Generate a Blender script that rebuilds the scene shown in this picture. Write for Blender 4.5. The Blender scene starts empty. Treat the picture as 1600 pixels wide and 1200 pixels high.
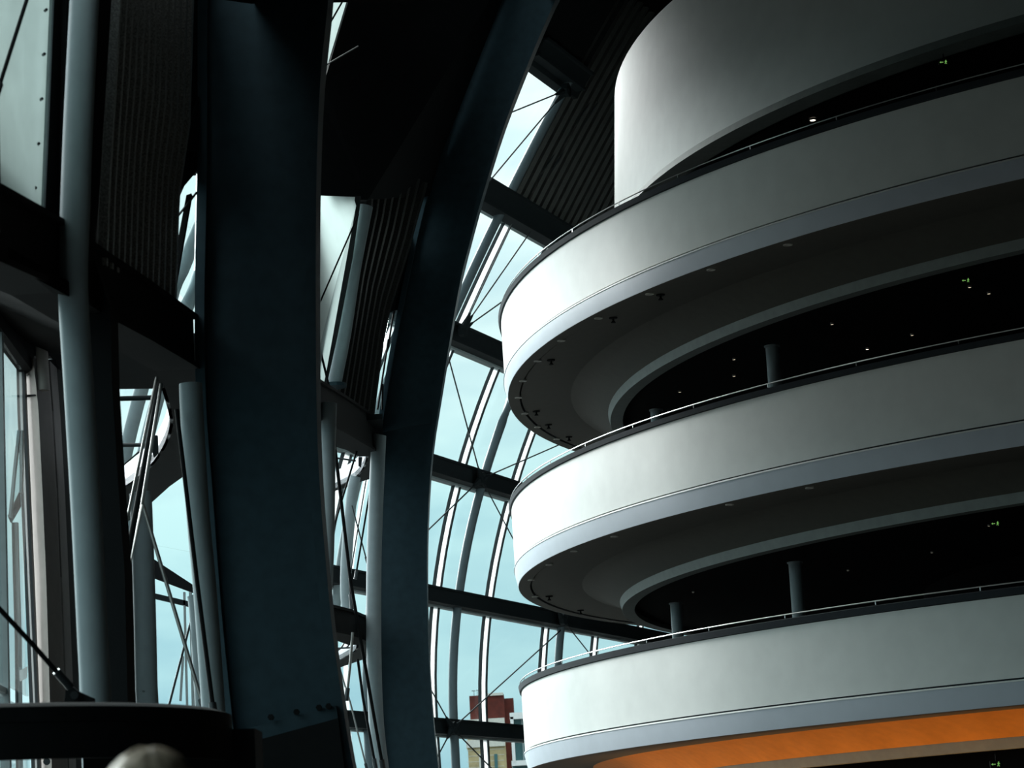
import bpy, bmesh, math, random
from mathutils import Vector, Matrix
random.seed(7)
PI = math.pi
sc = bpy.context.scene
COL = sc.collection

# ------------------------------------------------------------------ camera
EYE = 1.6                                    # eye height above the concourse floor
F_PX, PITCH, ROLL = 4035.9, 0.185237, -0.055693
cam_d = bpy.data.cameras.new('camera')
cam = bpy.data.objects.new('camera', cam_d)
COL.objects.link(cam)
cp, sp, cr, sr = math.cos(PITCH), math.sin(PITCH), math.cos(ROLL), math.sin(ROLL)
R0, U0, FW = Vector((1, 0, 0)), Vector((0, -sp, cp)), Vector((0, cp, sp))
CR, CU = R0 * cr + U0 * sr, U0 * cr - R0 * sr
mt = Matrix((CR, CU, -FW)).transposed().to_4x4()
mt.translation = (0, 0, EYE)
cam.matrix_world = mt
cam_d.sensor_width = 36
cam_d.lens = F_PX / 1600 * 36
cam_d.clip_end = 3000
cam_d.dof.use_dof = True
cam_d.dof.focus_distance = 48
cam_d.dof.aperture_fstop = 4.5
sc.camera = cam

# ------------------------------------------------------------------ overcast sky and exposure
sc.view_settings.view_transform = 'Standard'
sc.view_settings.look = 'None'
sc.view_settings.gamma = 1
sc.view_settings.use_curve_mapping = False
sc.view_settings.exposure = 0.0
w = bpy.data.worlds.new('overcast_sky'); sc.world = w; w.use_nodes = True
nt = w.node_tree; nd = nt.nodes; lk = nt.links
bg = nd['Background']
tc = nd.new('ShaderNodeTexCoord'); sx = nd.new('ShaderNodeSeparateXYZ')
lk.new(tc.outputs['Generated'], sx.inputs[0])
ramp = nd.new('ShaderNodeValToRGB')
for i, (p, c) in enumerate([(0.0, (.12, .15, .16)), (.03, (.37, .61, .67)), (.14, (.53, .79, .815)), (.21, (.72, .90, .90)),
                            (.33, (1.0, 1.12, 1.12)), (1.0, (1.7, 1.85, 1.85))]):
    e = ramp.color_ramp.elements[i] if i < 2 else ramp.color_ramp.elements.new(p)
    e.position = p; e.color = (*c, 1)
lk.new(sx.outputs['Z'], ramp.inputs[0])
mp = nd.new('ShaderNodeMapping'); mp.inputs['Scale'].default_value = (5, 5, 16)
lk.new(tc.outputs['Generated'], mp.inputs[0])
nz = nd.new('ShaderNodeTexNoise'); nz.inputs['Scale'].default_value = 2.2; nz.inputs['Detail'].default_value = 5
lk.new(mp.outputs[0], nz.inputs[0])
cr2 = nd.new('ShaderNodeValToRGB')
cr2.color_ramp.elements[0].position = .38; cr2.color_ramp.elements[0].color = (.84, .88, .92, 1)
cr2.color_ramp.elements[1].position = .62; cr2.color_ramp.elements[1].color = (1.12, 1.08, 1.06, 1)
lk.new(nz.outputs[0], cr2.inputs[0])
mx = nd.new('ShaderNodeMix'); mx.data_type = 'RGBA'; mx.blend_type = 'MULTIPLY'; mx.inputs[0].default_value = 1
lk.new(ramp.outputs[0], mx.inputs[6]); lk.new(cr2.outputs[0], mx.inputs[7])
lk.new(mx.outputs[2], bg.inputs[0]); bg.inputs[1].default_value = 1.3
# the sun behind the cloud layer: very broad, coming in low through the glazing on the left
sd = bpy.data.lights.new('veiled_sun', 'SUN'); sd.energy = 7.5; sd.angle = math.radians(30); sd.color = (.97, 1, .99)
sun = bpy.data.objects.new('veiled_sun', sd); COL.objects.link(sun)
sun.rotation_euler = Vector((0.66, -0.75, -0.46)).to_track_quat('-Z', 'Y').to_euler()

# ------------------------------------------------------------------ materials
def mat(name, col, rough=.5, metal=0., var=.08, scale=6., emis=None, es=0., spec=.5, bump=0.):
    m = bpy.data.materials.new(name); m.use_nodes = True
    n = m.node_tree.nodes; l = m.node_tree.links; b = n['Principled BSDF']
    b.inputs['Roughness'].default_value = rough; b.inputs['Metallic'].default_value = metal
    b.inputs['Specular IOR Level'].default_value = spec
    t = n.new('ShaderNodeTexCoord'); z = n.new('ShaderNodeTexNoise')
    z.inputs['Scale'].default_value = scale; z.inputs['Detail'].default_value = 4
    l.new(t.outputs['Object'], z.inputs[0])
    r = n.new('ShaderNodeValToRGB')
    r.color_ramp.elements[0].position = .3; r.color_ramp.elements[1].position = .7
    r.color_ramp.elements[0].color = (*[c * (1 - var) for c in col], 1)
    r.color_ramp.elements[1].color = (*[min(1, c * (1 + var)) for c in col], 1)
    l.new(z.outputs[0], r.inputs[0]); l.new(r.outputs[0], b.inputs['Base Color'])
    if emis:
        b.inputs['Emission Color'].default_value = (*emis, 1); b.inputs['Emission Strength'].default_value = es
    if bump:
        bp = n.new('ShaderNodeBump'); bp.inputs['Strength'].default_value = bump; bp.inputs['Distance'].default_value = .02
        l.new(z.outputs[0], bp.inputs['Height']); l.new(bp.outputs[0], b.inputs['Normal'])
    return m
def glass_mat(name, tint, refl=.06, translucent=0., body=(.60, .67, .66)):
    m = bpy.data.materials.new(name); m.use_nodes = True
    n = m.node_tree.nodes; l = m.node_tree.links; n.clear()
    o = n.new('ShaderNodeOutputMaterial'); t = n.new('ShaderNodeBsdfTransparent'); t.inputs[0].default_value = (*tint, 1)
    g = n.new('ShaderNodeBsdfGlossy'); g.inputs['Roughness'].default_value = .02
    lw = n.new('ShaderNodeLayerWeight'); lw.inputs['Blend'].default_value = .5
    pw = n.new('ShaderNodeMath'); pw.operation = 'POWER'; pw.inputs[1].default_value = 5; l.new(lw.outputs['Facing'], pw.inputs[0])
    fr = n.new('ShaderNodeMath'); fr.operation = 'MULTIPLY_ADD'; fr.inputs[1].default_value = .5; fr.inputs[2].default_value = refl * .4
    l.new(pw.outputs[0], fr.inputs[0])
    x = n.new('ShaderNodeMixShader'); l.new(fr.outputs[0], x.inputs[0])
    if translucent:
        tr = n.new('ShaderNodeBsdfTranslucent'); tr.inputs[0].default_value = (.5, .55, .54, 1)
        zt = n.new('ShaderNodeTexCoord'); zz = n.new('ShaderNodeTexNoise'); zz.inputs['Scale'].default_value = 3
        l.new(zt.outputs['Object'], zz.inputs[0])
        rr = n.new('ShaderNodeValToRGB'); rr.color_ramp.elements[0].color = (*[c * .92 for c in body], 1); rr.color_ramp.elements[1].color = (*[min(.95, c * 1.08) for c in body], 1)
        l.new(zz.outputs[0], rr.inputs[0]); l.new(rr.outputs[0], tr.inputs[0])
        y = n.new('ShaderNodeMixShader'); y.inputs[0].default_value = translucent
        l.new(t.outputs[0], y.inputs[1]); l.new(tr.outputs[0], y.inputs[2]); l.new(y.outputs[0], x.inputs[1])
    else:
        l.new(t.outputs[0], x.inputs[1])
    l.new(g.outputs[0], x.inputs[2]); l.new(x.outputs[0], o.inputs[0])
    return m
M = dict(
    white=mat('white_render', (.80, .83, .80), .6, var=.03, scale=2.5),
    band=mat('pale_blue_grey_paint', (.56, .61, .68), .45, var=.03, scale=2.5),
    coping=mat('dark_coping_metal', (.030, .037, .044), .75, .0, spec=.15),
    rail=mat('brushed_steel_rail', (.55, .56, .55), .3, .9),
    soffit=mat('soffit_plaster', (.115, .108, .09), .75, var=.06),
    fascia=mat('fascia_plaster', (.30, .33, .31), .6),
    orange=mat('orange_glow_cove_tint', (.80, .30, .035), .7, var=.06),  # amber glow partly put into the cove's base colour
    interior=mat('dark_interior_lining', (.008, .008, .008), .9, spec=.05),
    column=mat('grey_column_paint', (.34, .40, .42), .5),
    rib=mat('painted_rib_steel', (.030, .060, .076), .6, .0, var=.12, spec=.15),  # same paint as the tubes; the ribs' shade is put into the colour
    tube=mat('pale_blue_tube_paint', (.30, .375, .40), .7, .0, var=.05, spec=.2),
    tube_dim=mat('backlit_tube_paint', (.115, .155, .175), .42, .0, var=.05, spec=.3),  # far tubes' backlit darkness put into the colour
    beam=mat('dark_beam_steel', (.016, .022, .025), .7, .0, spec=.12),
    dark=mat('near_black_steel', (.010, .012, .013), .75, spec=.08),
    cable=mat('cable_steel', (.05, .06, .065), .4, .4),
    rod=mat('galvanised_rod', (.24, .25, .24), .4, .5),
    mullion=mat('white_mullion_cap', (.90, .90, .90), .5, var=.02),
    gasket=mat('black_gasket', (.03, .04, .045), .6),
    frame=mat('grey_window_frame', (.30, .36, .37), .45),
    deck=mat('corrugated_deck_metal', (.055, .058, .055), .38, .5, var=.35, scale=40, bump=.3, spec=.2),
    deck_lit=mat('lit_perforated_deck_metal', (.55, .57, .55), .4, .6, var=.45, scale=55, bump=.4, spec=.4),  # lighter copy of the deck metal, its lit streaks put into the colour
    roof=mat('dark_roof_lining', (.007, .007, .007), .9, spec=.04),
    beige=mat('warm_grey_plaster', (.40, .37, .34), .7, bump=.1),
    beige2=mat('shade_tinted_grey_plaster', (.26, .24, .235), .7, bump=.1),  # darker copy of the pier plaster, with the shade in its colour
    floor=mat('dark_timber_floor', (.040, .036, .030), .45, var=.25),
    ground=mat('outdoor_paving', (.05, .05, .048), .8),
    brick=mat('dark_red_brick', (.11, .018, .011), .85, var=.25, scale=1.5),
    yellow=mat('yellow_stock_brick', (.50, .40, .22), .85, var=.2, scale=1.5),
    stone=mat('pale_stone_course', (.72, .70, .64), .8),
    wrender=mat('white_cladding', (.95, .96, .96), .6),
    wglass=mat('teal_window_glass', (.07, .17, .18), .15, spec=.6),
    hair=mat('ash_blond_hair', (.33, .28, .21), .6, var=.4, scale=60, bump=.5),
    skin=mat('skin', (.55, .36, .27), .55), jacket=mat('charcoal_jacket', (.02, .022, .026), .8),
    eye=mat('eye_white', (.7, .7, .68), .3), lip=mat('lip', (.42, .2, .17), .5),
    lamp=mat('lamp_lens', (.8, .75, .65), .3, emis=(1, .83, .6), es=2.2),
    lamp_hot=mat('bright_lamp_lens', (.8, .75, .65), .3, emis=(1, .86, .68), es=9.),
    lamp_off=mat('unlit_lamp_lens', (.75, .73, .68), .4),
    exit_green=mat('lit_exit_green', (.2, .6, .2), .5, emis=(.40, .85, .22), es=.32),
    led=mat('amber_led', (1, .5, .1), .5, emis=(1, .40, .05), es=3.),
    white_square=mat('white_square_finish', (.9, .93, .93), .5),
)
GL = glass_mat('clear_glass', (.93, .97, .97))
FRIT = glass_mat('fritted_glass', (.45, .5, .5), translucent=.93)
FRIT2 = glass_mat('grey_fritted_glass', (.3, .35, .35), translucent=.95, body=(.43, .49, .48))
CAP = glass_mat('white_translucent_glass_strip', (.9, .9, .9), translucent=.95, body=(.85, .86, .86))

# ------------------------------------------------------------------ helpers
def link(name, me, parent=None):
    o = bpy.data.objects.new(name, me); COL.objects.link(o)
    if parent: o.parent = parent
    return o
def tag(o, label=None, cat=None, group=None, kind=None):
    if label: o['label'] = label
    if cat: o['category'] = cat
    if group: o['group'] = group
    if kind: o['kind'] = kind
    return o
def thing(name, label, cat, group=None, loc=(0, 0, 0)):
    o = bpy.data.objects.new(name, None); COL.objects.link(o); o.location = loc
    o.empty_display_size = .1
    return tag(o, label, cat, group)
def struct(name, loc=(0, 0, 0)):
    o = bpy.data.objects.new(name, None); COL.objects.link(o); o['kind'] = 'structure'; return o
class MB:
    def __init__(s): s.v = []; s.f = []
    def add(s, vs, fs):
        b = len(s.v); s.v += [tuple(p) for p in vs]; s.f += [tuple(i + b for i in f) for f in fs]; return s
    def tube(s, path, r, n=10, cap=True):
        path = [Vector(p) for p in path]; vs = []; fs = []; m = len(path)
        for i, p in enumerate(path):
            d = (path[min(i + 1, m - 1)] - path[max(i - 1, 0)]).normalized()
            ref = Vector((0, 0, 1)) if abs(d.z) < .9 else Vector((0, 1, 0))
            x = d.cross(ref).normalized(); y = d.cross(x)
            rr = r[i] if isinstance(r, (list, tuple)) else r
            for k in range(n):
                a = 2 * PI * k / n
                vs.append(p + (x * math.cos(a) + y * math.sin(a)) * rr)
        for i in range(m - 1):
            for k in range(n):
                k2 = (k + 1) % n
                fs.append((i * n + k, i * n + k2, (i + 1) * n + k2, (i + 1) * n + k))
        if cap: fs += [tuple(range(n))[::-1], tuple(range((m - 1) * n, m * n))]
        return s.add(vs, fs)
    def prism(s, poly, off):                     # polygon extruded by a vector (or one vector per point)
        n = len(poly); poly = [Vector(p) for p in poly]
        offs = off if isinstance(off, list) else [Vector(off)] * n
        vs = poly + [p + o for p, o in zip(poly, offs)]
        fs = [tuple(range(n)), tuple(range(n, 2 * n))[::-1]] + [(i, i + n, (i + 1) % n + n, (i + 1) % n) for i in range(n)]
        return s.add(vs, fs)
    def strip(s, A, B, off):                     # solid ribbon between two paths, thickened by off
        m = len(A); off = Vector(off)
        vs = []
        for p, q in zip(A, B):
            p = Vector(p); q = Vector(q); vs += [p, q, q + off, p + off]
        fs = [(0, 1, 2, 3), tuple(4 * (m - 1) + k for k in (3, 2, 1, 0))]
        for i in range(m - 1):
            for k in range(4):
                a, b = 4 * i + k, 4 * i + (k + 1) % 4
                fs.append((a, a + 4, b + 4, b))
        return s.add(vs, fs)
    def grid(s, rows):
        m, n = len(rows), len(rows[0])
        return s.add([p for r in rows for p in r],
                     [(i * n + j, i * n + j + 1, (i + 1) * n + j + 1, (i + 1) * n + j) for i in range(m - 1) for j in range(n - 1)])
    def box(s, c, d, rz=0):
        x, y, z = [k / 2 for k in d]; R = Matrix.Rotation(rz, 3, 'Z'); c = Vector(c)
        P = [R @ Vector((sx * x, sy * y, sz * z)) + c for sz in (-1, 1) for sx, sy in ((-1, -1), (1, -1), (1, 1), (-1, 1))]
        return s.add(P, [(3, 2, 1, 0), (4, 5, 6, 7), (0, 1, 5, 4), (1, 2, 6, 5), (2, 3, 7, 6), (3, 0, 4, 7)])
    def bar(s, p, q, wd, ht, up=(0, 0, 1)):       # rectangular bar between two points
        p = Vector(p); q = Vector(q); d = (q - p).normalized(); x = d.cross(Vector(up)).normalized(); y = x.cross(d)
        X, Y = x * wd / 2, y * ht / 2
        return s.add([p - X - Y, p + X - Y, p + X + Y, p - X + Y, q - X - Y, q + X - Y, q + X + Y, q - X + Y],
                     [(3, 2, 1, 0), (4, 5, 6, 7), (0, 1, 5, 4), (1, 2, 6, 5), (2, 3, 7, 6), (3, 0, 4, 7)])
    def revolve(s, prof, c, a0=0., a1=2 * PI, n=180):
        m = len(prof); full = abs(a1 - a0 - 2 * PI) < 1e-6; k = n if full else n + 1
        vs = []
        for i in range(k):
            a = a0 + (a1 - a0) * i / n
            for r, z in prof: vs.append((c[0] + r * math.cos(a), c[1] + r * math.sin(a), z))
        fs = []
        for i in range(n):
            i2 = (i + 1) % k
            for j in range(m):
                j2 = (j + 1) % m
                fs.append((i * m + j, i2 * m + j, i2 * m + j2, i * m + j2))
        if not full: fs += [tuple(range(m)), tuple(range((k - 1) * m, k * m))[::-1]]
        return s.add(vs, fs)
    def build(s, name, m, parent=None, smooth=False):
        me = bpy.data.meshes.new(name); me.from_pydata(s.v, [], s.f)
        bm = bmesh.new(); bm.from_mesh(me); bmesh.ops.recalc_face_normals(bm, faces=bm.faces); bm.to_mesh(me); bm.free()
        me.materials.append(m)
        if smooth:
            me.polygons.foreach_set('use_smooth', [True] * len(me.polygons))
            try: me.set_sharp_from_angle(angle=math.radians(40))
            except Exception: pass
        return link(name, me, parent)
def ray(u, v):
    return CR * ((u - 800) / F_PX) + CU * ((600 - v) / F_PX) + FW
def at(u, v, Y):                                  # point of the place seen at that pixel of the photograph, Y metres ahead
    d = ray(u, v); return d * (Y / d.y) + Vector((0, 0, EYE))
def onz(u, v, z):                                 # the same, on the horizontal plane z metres above the eye
    d = ray(u, v); return d * (z / d.z) + Vector((0, 0, EYE))
def ats(pts): return [at(*p) for p in pts]
def path(pts, Y): return [at(u, v, Y) for u, v in pts]
def dense(P, k=4):                                # smooth a polyline (Catmull-Rom)
    out = []
    for i in range(len(P) - 1):
        a, b, c, d = P[max(i - 1, 0)], P[i], P[i + 1], P[min(i + 2, len(P) - 1)]
        for j in range(k):
            t = j / k
            out.append(.5 * ((2 * b) + (c - a) * t + (2 * a - 5 * b + 4 * c - d) * t * t + (3 * b - a - 3 * c + d) * t ** 3))
    return out + [P[-1]]
def arch(P, n=24, step=1.3, bend=.035, th0=None, dirn=(1, 0)):   # carry an arch on from its last point, bending over inwards
    P = list(P); p = P[-1].copy(); D = Vector((dirn[0], dirn[1], 0)).normalized()
    if th0 is None:
        e = P[-1] - P[-2]; th0 = math.atan2(e.dot(D), e.z)
    th = th0
    for _ in range(n):
        th = min(th + bend * step, 1.5); p = p + (D * math.sin(th) + Vector((0, 0, math.cos(th)))) * step; P.append(p.copy())
    return P

# ------------------------------------------------------------------ the glazed shell at the far end (surface G)
HD = math.radians(21.)
GA, GN = Vector((math.sin(HD), math.cos(HD), 0)), Vector((math.cos(HD), -math.sin(HD), 0))
GB = Vector((-2.57, 78.5, EYE))
def prof(z):
    return 0. if z < 4.4 else (.026 * (z - 4.4) ** 2 if z < 15 else 2.92 + .551 * (z - 15) + .010 * (z - 15) ** 2)
def G(s, z, off=0.):
    return GB + GA * s + GN * (prof(z) + off) + Vector((0, 0, z))
def toG(u, v, off=0.):                            # where the sight line through a pixel meets the glazing
    d = ray(u, v); o = GB - Vector((0, 0, EYE)); k0 = None; f0 = None
    k = 30.
    while k < 170:
        X = d * k; f = (X - o).dot(GN) - prof(X.z) - off
        if f0 is not None and f0 * f <= 0:
            k = k - .25 + .25 * f0 / (f0 - f); return d * k + Vector((0, 0, EYE))
        f0 = f; k += .25
    return d * 90 + Vector((0, 0, EYE))
RINGS = [4.27, 8.10, 11.65, 15.05, 18.45, 21.9]

# =================================================================== SETTING
o = MB().box((25, 46, -.1), (76, 146, .2)).build('floor', M['floor']); o['kind'] = 'structure'
o = MB().box((0, 300, -7.2), (1600, 1600, .4)).build('ground', M['ground']); o['kind'] = 'structure'
o = MB().box((28, 38.5, 36), (69, 131, .3)).build('ceiling', M['roof']); o['kind'] = 'structure'
o = MB().box((62.5, 46, 17), (.4, 146, 38)).build('wall_right', M['interior']); o['kind'] = 'structure'
o = MB().box((28.5, -26, 17), (68, .4, 38)).build('wall_back', M['interior']); o['kind'] = 'structure'
o = MB().box((34.8, 104, 17), (55.4, .4, 38)).build('wall_far', M['interior']); o['kind'] = 'structure'

o = MB().box((-5.5, -23.2, 4.0), (.3, 5.2, 8)).build('wall_left', M['interior']); o['kind'] = 'structure'
# roof lining over the concourse: the shell carried on above the visible decks
rows = []
for y, x0, z0 in ((-25.8, -3.25, 4.6), (0, -3.25, 4.6), (12.5, -3.25, 4.7), (16.8, -3.25, 6.4), (19, -3.2, 6.9), (26, -3.1, 9.1), (36, -2.9, 12.5), (47.3, -2.55, 16.4)):
    p = Vector((x0 + prof(z0), y, z0 + EYE)); sl = math.atan((prof(z0 + .3) - prof(z0)) / .3)
    rows.append(arch([p], n=26, th0=sl))
o = MB().grid(rows).build('ceiling_1', M['roof'], smooth=True); o['kind'] = 'structure'
rows = []
for s in [-22 + 2.5 * i for i in range(24)]:
    rows.append(arch([G(s, 24.2)], n=26, th0=.62, dirn=(GN.x, GN.y)))
o = MB().grid(rows).build('ceiling_2', M['roof'], smooth=True); o['kind'] = 'structure'
pB = Vector((-2.55 + prof(16.4), 47.3, 16.4 + EYE))
rB = arch([pB], n=26, th0=math.atan((prof(16.7) - prof(16.4)) / .3)); rG = arch([G(-9, 24.2)], n=26, th0=.62, dirn=(GN.x, GN.y)); rG2 = arch([G(-22, 24.2)], n=26, th0=.62, dirn=(GN.x, GN.y))
o = MB().grid([rB, [p.lerp(q, .5) + Vector((0, 0, .8)) for p, q in zip(rB, rG)], rG]).build('light_block_roof', M['roof'], smooth=True); o['kind'] = 'structure'  # unseen roof infill, added to keep sun off the drum
o = MB().add([rB[0], rG[0], rG2[0]], [(0, 1, 2)]).build('light_block_corner', M['roof']); o['kind'] = 'structure'  # corner piece of the same added light block
za, zb_ = [12.8 + 12.2 * k / 8 for k in range(9)], [15.9 + 9.1 * k / 8 for k in range(9)]
o = MB().strip([Vector((-2.62 + prof(z), 47.45, z + EYE)) for z in za], [G(-21.9, z) for z in zb_], (-.05, -.05, 0)).build('light_block_wall', M['roof']); o['kind'] = 'structure'  # unseen wall added to block sunlight reaching the drum
# corrugated deck of the far bay, right of the glazed strip
def corrugated(rowfun, n, offv):
    """rowfun(u) -> list of points along the arch; u runs across the ridges"""
    rows = []
    for i in range(n):
        for du, h in ((0, 0), (.2, 1), (.5, 1), (.7, 0)):
            P = rowfun((i + du) / n); rows.append([p + Vector(offv) * h for p in P])
    rows.append(rowfun(1.))
    return MB().grid(rows)
far_deck = thing('roof_deck', 'dark corrugated roof deck beside the bright glazed strip, above the far window wall', 'roof deck')
zs = [18.5 + .65 * i for i in range(10)]
mb = corrugated(lambda u: [G(-5.85 + 30 * u, z) for z in zs], 60, GN * .11)
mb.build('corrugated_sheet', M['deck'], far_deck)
mb = MB().strip([G(-22, z) for z in (21.95, 23, 24.3)], [G(-5.2, z) for z in (21.95, 23, 24.3)], GN * .1)
mb.build('head_panel', M['dark'], far_deck)
MB().strip([G(-22, z) for z in (18.5, 20, 21.95)], [G(-17.0, z) for z in (18.5, 20, 21.95)], GN * .1).build('head_panel', M['dark'], far_deck)

MB().strip([G(-17, z) for z in (15.1, 17, 18.5)], [G(-9.1, z) for z in (15.1, 17, 18.5)], GN * .1).build('head_panel', M['dark'], far_deck)  # unseen opaque panel added to shield the drum from the sun
MB().strip([G(-22, z) for z in (17.6, 18.0, 18.5)], [G(-17, z) for z in (17.6, 18.0, 18.5)], GN * .1).build('head_panel', M['dark'], far_deck)  # added for the same shielding, at the left end
# far glazing: panes, white mullion caps, gaskets
win = struct('window_2')
S_M = [-22., -13.0, -9.0, -5.0, -.95, 3.02, 8.2, 13.08, 17.75, 22.4, 27.]
zr = [-1.6] + RINGS
def zsub(z0, z1, k=4): return [z0 + (z1 - z0) * i / k for i in range(k + 1)]
for i in range(len(S_M) - 1):
    for j in range(len(zr) - 1):
        if zr[j] >= 18.4 and not (-13.1 < S_M[i] < -8.9): continue  # keeps an unseen top pane behind the narrower rib, added to light the drum
        g_ = .0 if i == 0 else .04
        zz = zsub(zr[j] + g_, zr[j + 1] - g_)
        MB().strip([G(S_M[i] + .07, z, -.09) for z in zz], [G(S_M[i + 1] - .07, z, -.09) for z in zz], -GN * .03).build('pane', GL, win, True)
# white caps run in lengths between the transom rings; they step aside at each ring as the photograph shows
for s in S_M:
    for j in range(len(zr) - 1):
        if zr[j] >= 18.4 and s > -4: continue
        if zr[j] >= 18.4 and s < -9.5: continue
        zz = zsub(zr[j] + .02, zr[j + 1] - .02, 5)
        dz = -.11 * (j - 1)
        def ss(z): return s - (.045 * (z - 4) if -2 < s < 0 else (.5 - .33 * (z - 15.9) if (s == -5.0 and j == 5) else .0))
        MB().strip([G(ss(z) - .18, z) for z in zz], [G(ss(z) + .18, z) for z in zz], GN * .02).build('mullion_cap', CAP, win)
        for e in (-.22, .24):
            MB().strip([G(ss(z) + e - .025 * (1 + (e > 0)), z, -.05) for z in zz], [G(ss(z) + e + .025 * (1 + (e > 0)), z, -.05) for z in zz], GN * .10).build('gasket', M['gasket'], win)
for j in range(3):
    zz = zsub(zr[j] + .02, zr[j + 1] - .02, 5)
    MB().strip([G(-7.3 - .07 * (z - 9) - .14, z) for z in zz], [G(-7.3 - .07 * (z - 9) + .14, z) for z in zz], GN * .02).build('mullion_cap', CAP, win)
for z in RINGS[:-1]:
    MB().strip([G(-13.2, z - .28, -.1), G(27, z - .28, -.1)], [G(-13.2, z - .19, -.1), G(27, z - .19, -.1)], GN * .22).build('transom_cap', M['frame'], win)
MB().strip([G(-22, 21.55, -.1), G(-5, 21.55, -.1)], [G(-22, 21.9, -.1), G(-5, 21.9, -.1)], GN * .3).build('head_rail', M['beam'], win)
# transom beams, one per ring
names = ['lowest dark transom beam of the far window wall, crossing in front of the brick tower',
         'dark transom beam running into the gap above the lowest white balcony',
         'dark transom beam with the star-shaped cable node beside the middle balcony',
         'short dark transom beam meeting the upper balcony at its left edge',
         'topmost dark transom beam under the corrugated deck, above the upper balcony',
         'dark ridge beam closing the top of the bright glazed strip']
for k, z in enumerate(RINGS):
    t = thing('transom_beam', names[k], 'beam')
    s0, s1 = (-13.2, 27) if k < 5 else (-9, -5.3)
    h = .2 if k != 4 else .26
    MB().strip([G(s0, z - h, .12), G(s1, z - h, .12)], [G(s0, z + h, .12), G(s1, z + h, .12)], GN * .28).build('web', M['beam'], t)
    for e in (-1, 1):
        MB().strip([G(s0, z + e * h - .03, .06), G(s1, z + e * h - .03, .06)], [G(s0, z + e * h + .03, .06), G(s1, z + e * h + .03, .06)], GN * .42).build('flange', M['beam'], t)
# steel tubes standing along the far glazing
tl = {.05: 'long curved steel tube passing behind the star-shaped node, left of the balconies',
      9.05: 'short length of steel tube seen between the two lowest balconies',
      -6.15: 'leaning steel tube beside the bright glazed strip at the roof',
      -8.4: 'steel tube of the far window wall glimpsed behind the gap between the two ribs',
      -19.85: 'pale steel tube in the far glazing behind the left gap, right of the pair',
      -20.65: 'pale steel tube in the far glazing behind the left gap, left of the pair',
      }
for s, lab in tl.items():
    t = thing('steel_tube', lab, 'tube')
    zz = [-1.6 + .6 * i for i in range(40 if -7 < s < -5 else 33)]
    zz = [z for z in zz if z < 22.2]
    MB().tube([G(s, z, .24) for z in zz], .135 if s > -15 else .17, 16).build('shaft', M['tube_dim'] if s > -7 else M['tube'], t, True)
    MB().revolve([(.0, -1.6 + EYE), (.26, -1.6 + EYE), (.26, -1.52 + EYE), (0, -1.52 + EYE)], G(s, -1.6, .24), n=24).build('base_plate', M['rib'], t)
# cable braces: star-shaped nodes with their tie cables
def brace(label, node, ends):
    t = thing('cable_brace', label, 'cable')
    c = toG(*node, .62)
    mb = MB(); mb.tube([c - GN * .06, c + GN * .1], [.2, .2], 8)
    for e in ends:
        d = (toG(*e, .62) - c).normalized(); mb.tube([c, c + d * .55], [.13, .03], 8)
    mb.build('node_plate', M['beam'], t)
    for e in ends:
        MB().tube([c, toG(*e, .62)], .022, 6).build('cable', M['cable'], t)
brace('star-shaped cable node on the transom beside the middle balcony, with its four stays', (752, 748), [(699, 552), (885, 690), (664, 833), (806, 850)])
brace('star-shaped cable node on the lowest transom, left of the brick tower', (707, 1138), [(668, 1068), (876, 985), (668, 1212), (782, 1215)])
brace('star-shaped cable node just under the soffit, above the lowest balcony', (879, 968), [(925, 1026), (855, 925), (920, 930)])
brace('fan of three thin cables above the upper balcony, left of its edge', (722, 516), [(829, 362), (800, 350), (850, 425)])
brace('pair of thin cables crossing the bright glazed strip under the roof', (884, 141), [(765, 283), (798, 176)])

# near glazing at the far left of the concourse
nw = struct('window_1')
ZH = 6.0
plan = [(-5.35, -20.54 + 2.66 * i) for i in range(18)] + [(-5.5, 27.2)] + [(-5.62, 29.2)]
for i in range(len(plan) - 1):
    a, b = Vector((*plan[i], 0)), Vector((*plan[i + 1], 0))
    for z0, z1 in ((0, 3.7), (3.75, ZH + EYE)):
        MB().strip([a + Vector((0, .06, z0 + .05)), a + Vector((0, .06, z1 - .05))], [b - Vector((0, .06, -z0 - .05)), b - Vector((0, .06, -z1 + .05))], (-.03, 0, 0)).build('pane', GL, nw)
    MB().box((a.x, a.y, (ZH + EYE) / 2), (.10, .09, ZH + EYE)).build('mullion', M['frame'], nw)
    if i < 18: MB().bar(a + Vector((0, 0, 3.72)), b + Vector((0, 0, 3.72)), .06, .06).build('transom', M['frame'], nw)
MB().bar(Vector((-5.35, -20.6, ZH + EYE + .05)), Vector((-5.35, 26, ZH + EYE + .05)), .16, .16).build('head_rail', M['dark'], nw)
MB().bar(Vector((-5.35, 24, ZH + EYE + .05)), Vector((-5.66, 30, ZH + EYE + .05)), .16, .16).build('head_rail', M['dark'], nw)
# the wall line carries on in glass behind the beige pier to the far glazing
a, b = Vector((-5.9, 31, 0)), Vector((-10.45, 58.3, 0))
for i in range(9):
    p, q = a.lerp(b, i / 9), a.lerp(b, (i + 1) / 9)
    MB().strip([p, p + Vector((0, 0, 7.4))], [q, q + Vector((0, 0, 7.4))], (-.03, 0, 0)).build('pane', GL, nw)
    MB().box((p.x, p.y, 3.7), (.1, .09, 7.4)).build('mullion', M['frame'], nw)
MB().strip([Vector((-5.35, 22, ZH + EYE + .1)), Vector((-5.35, 22, ZH + EYE + 1.2))], [Vector((-5.68, 30.2, ZH + EYE + .1)), Vector((-5.68, 30.2, ZH + EYE + 1.2))], (-.1, 0, 0)).build('head_panel', M['dark'], nw)
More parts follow.
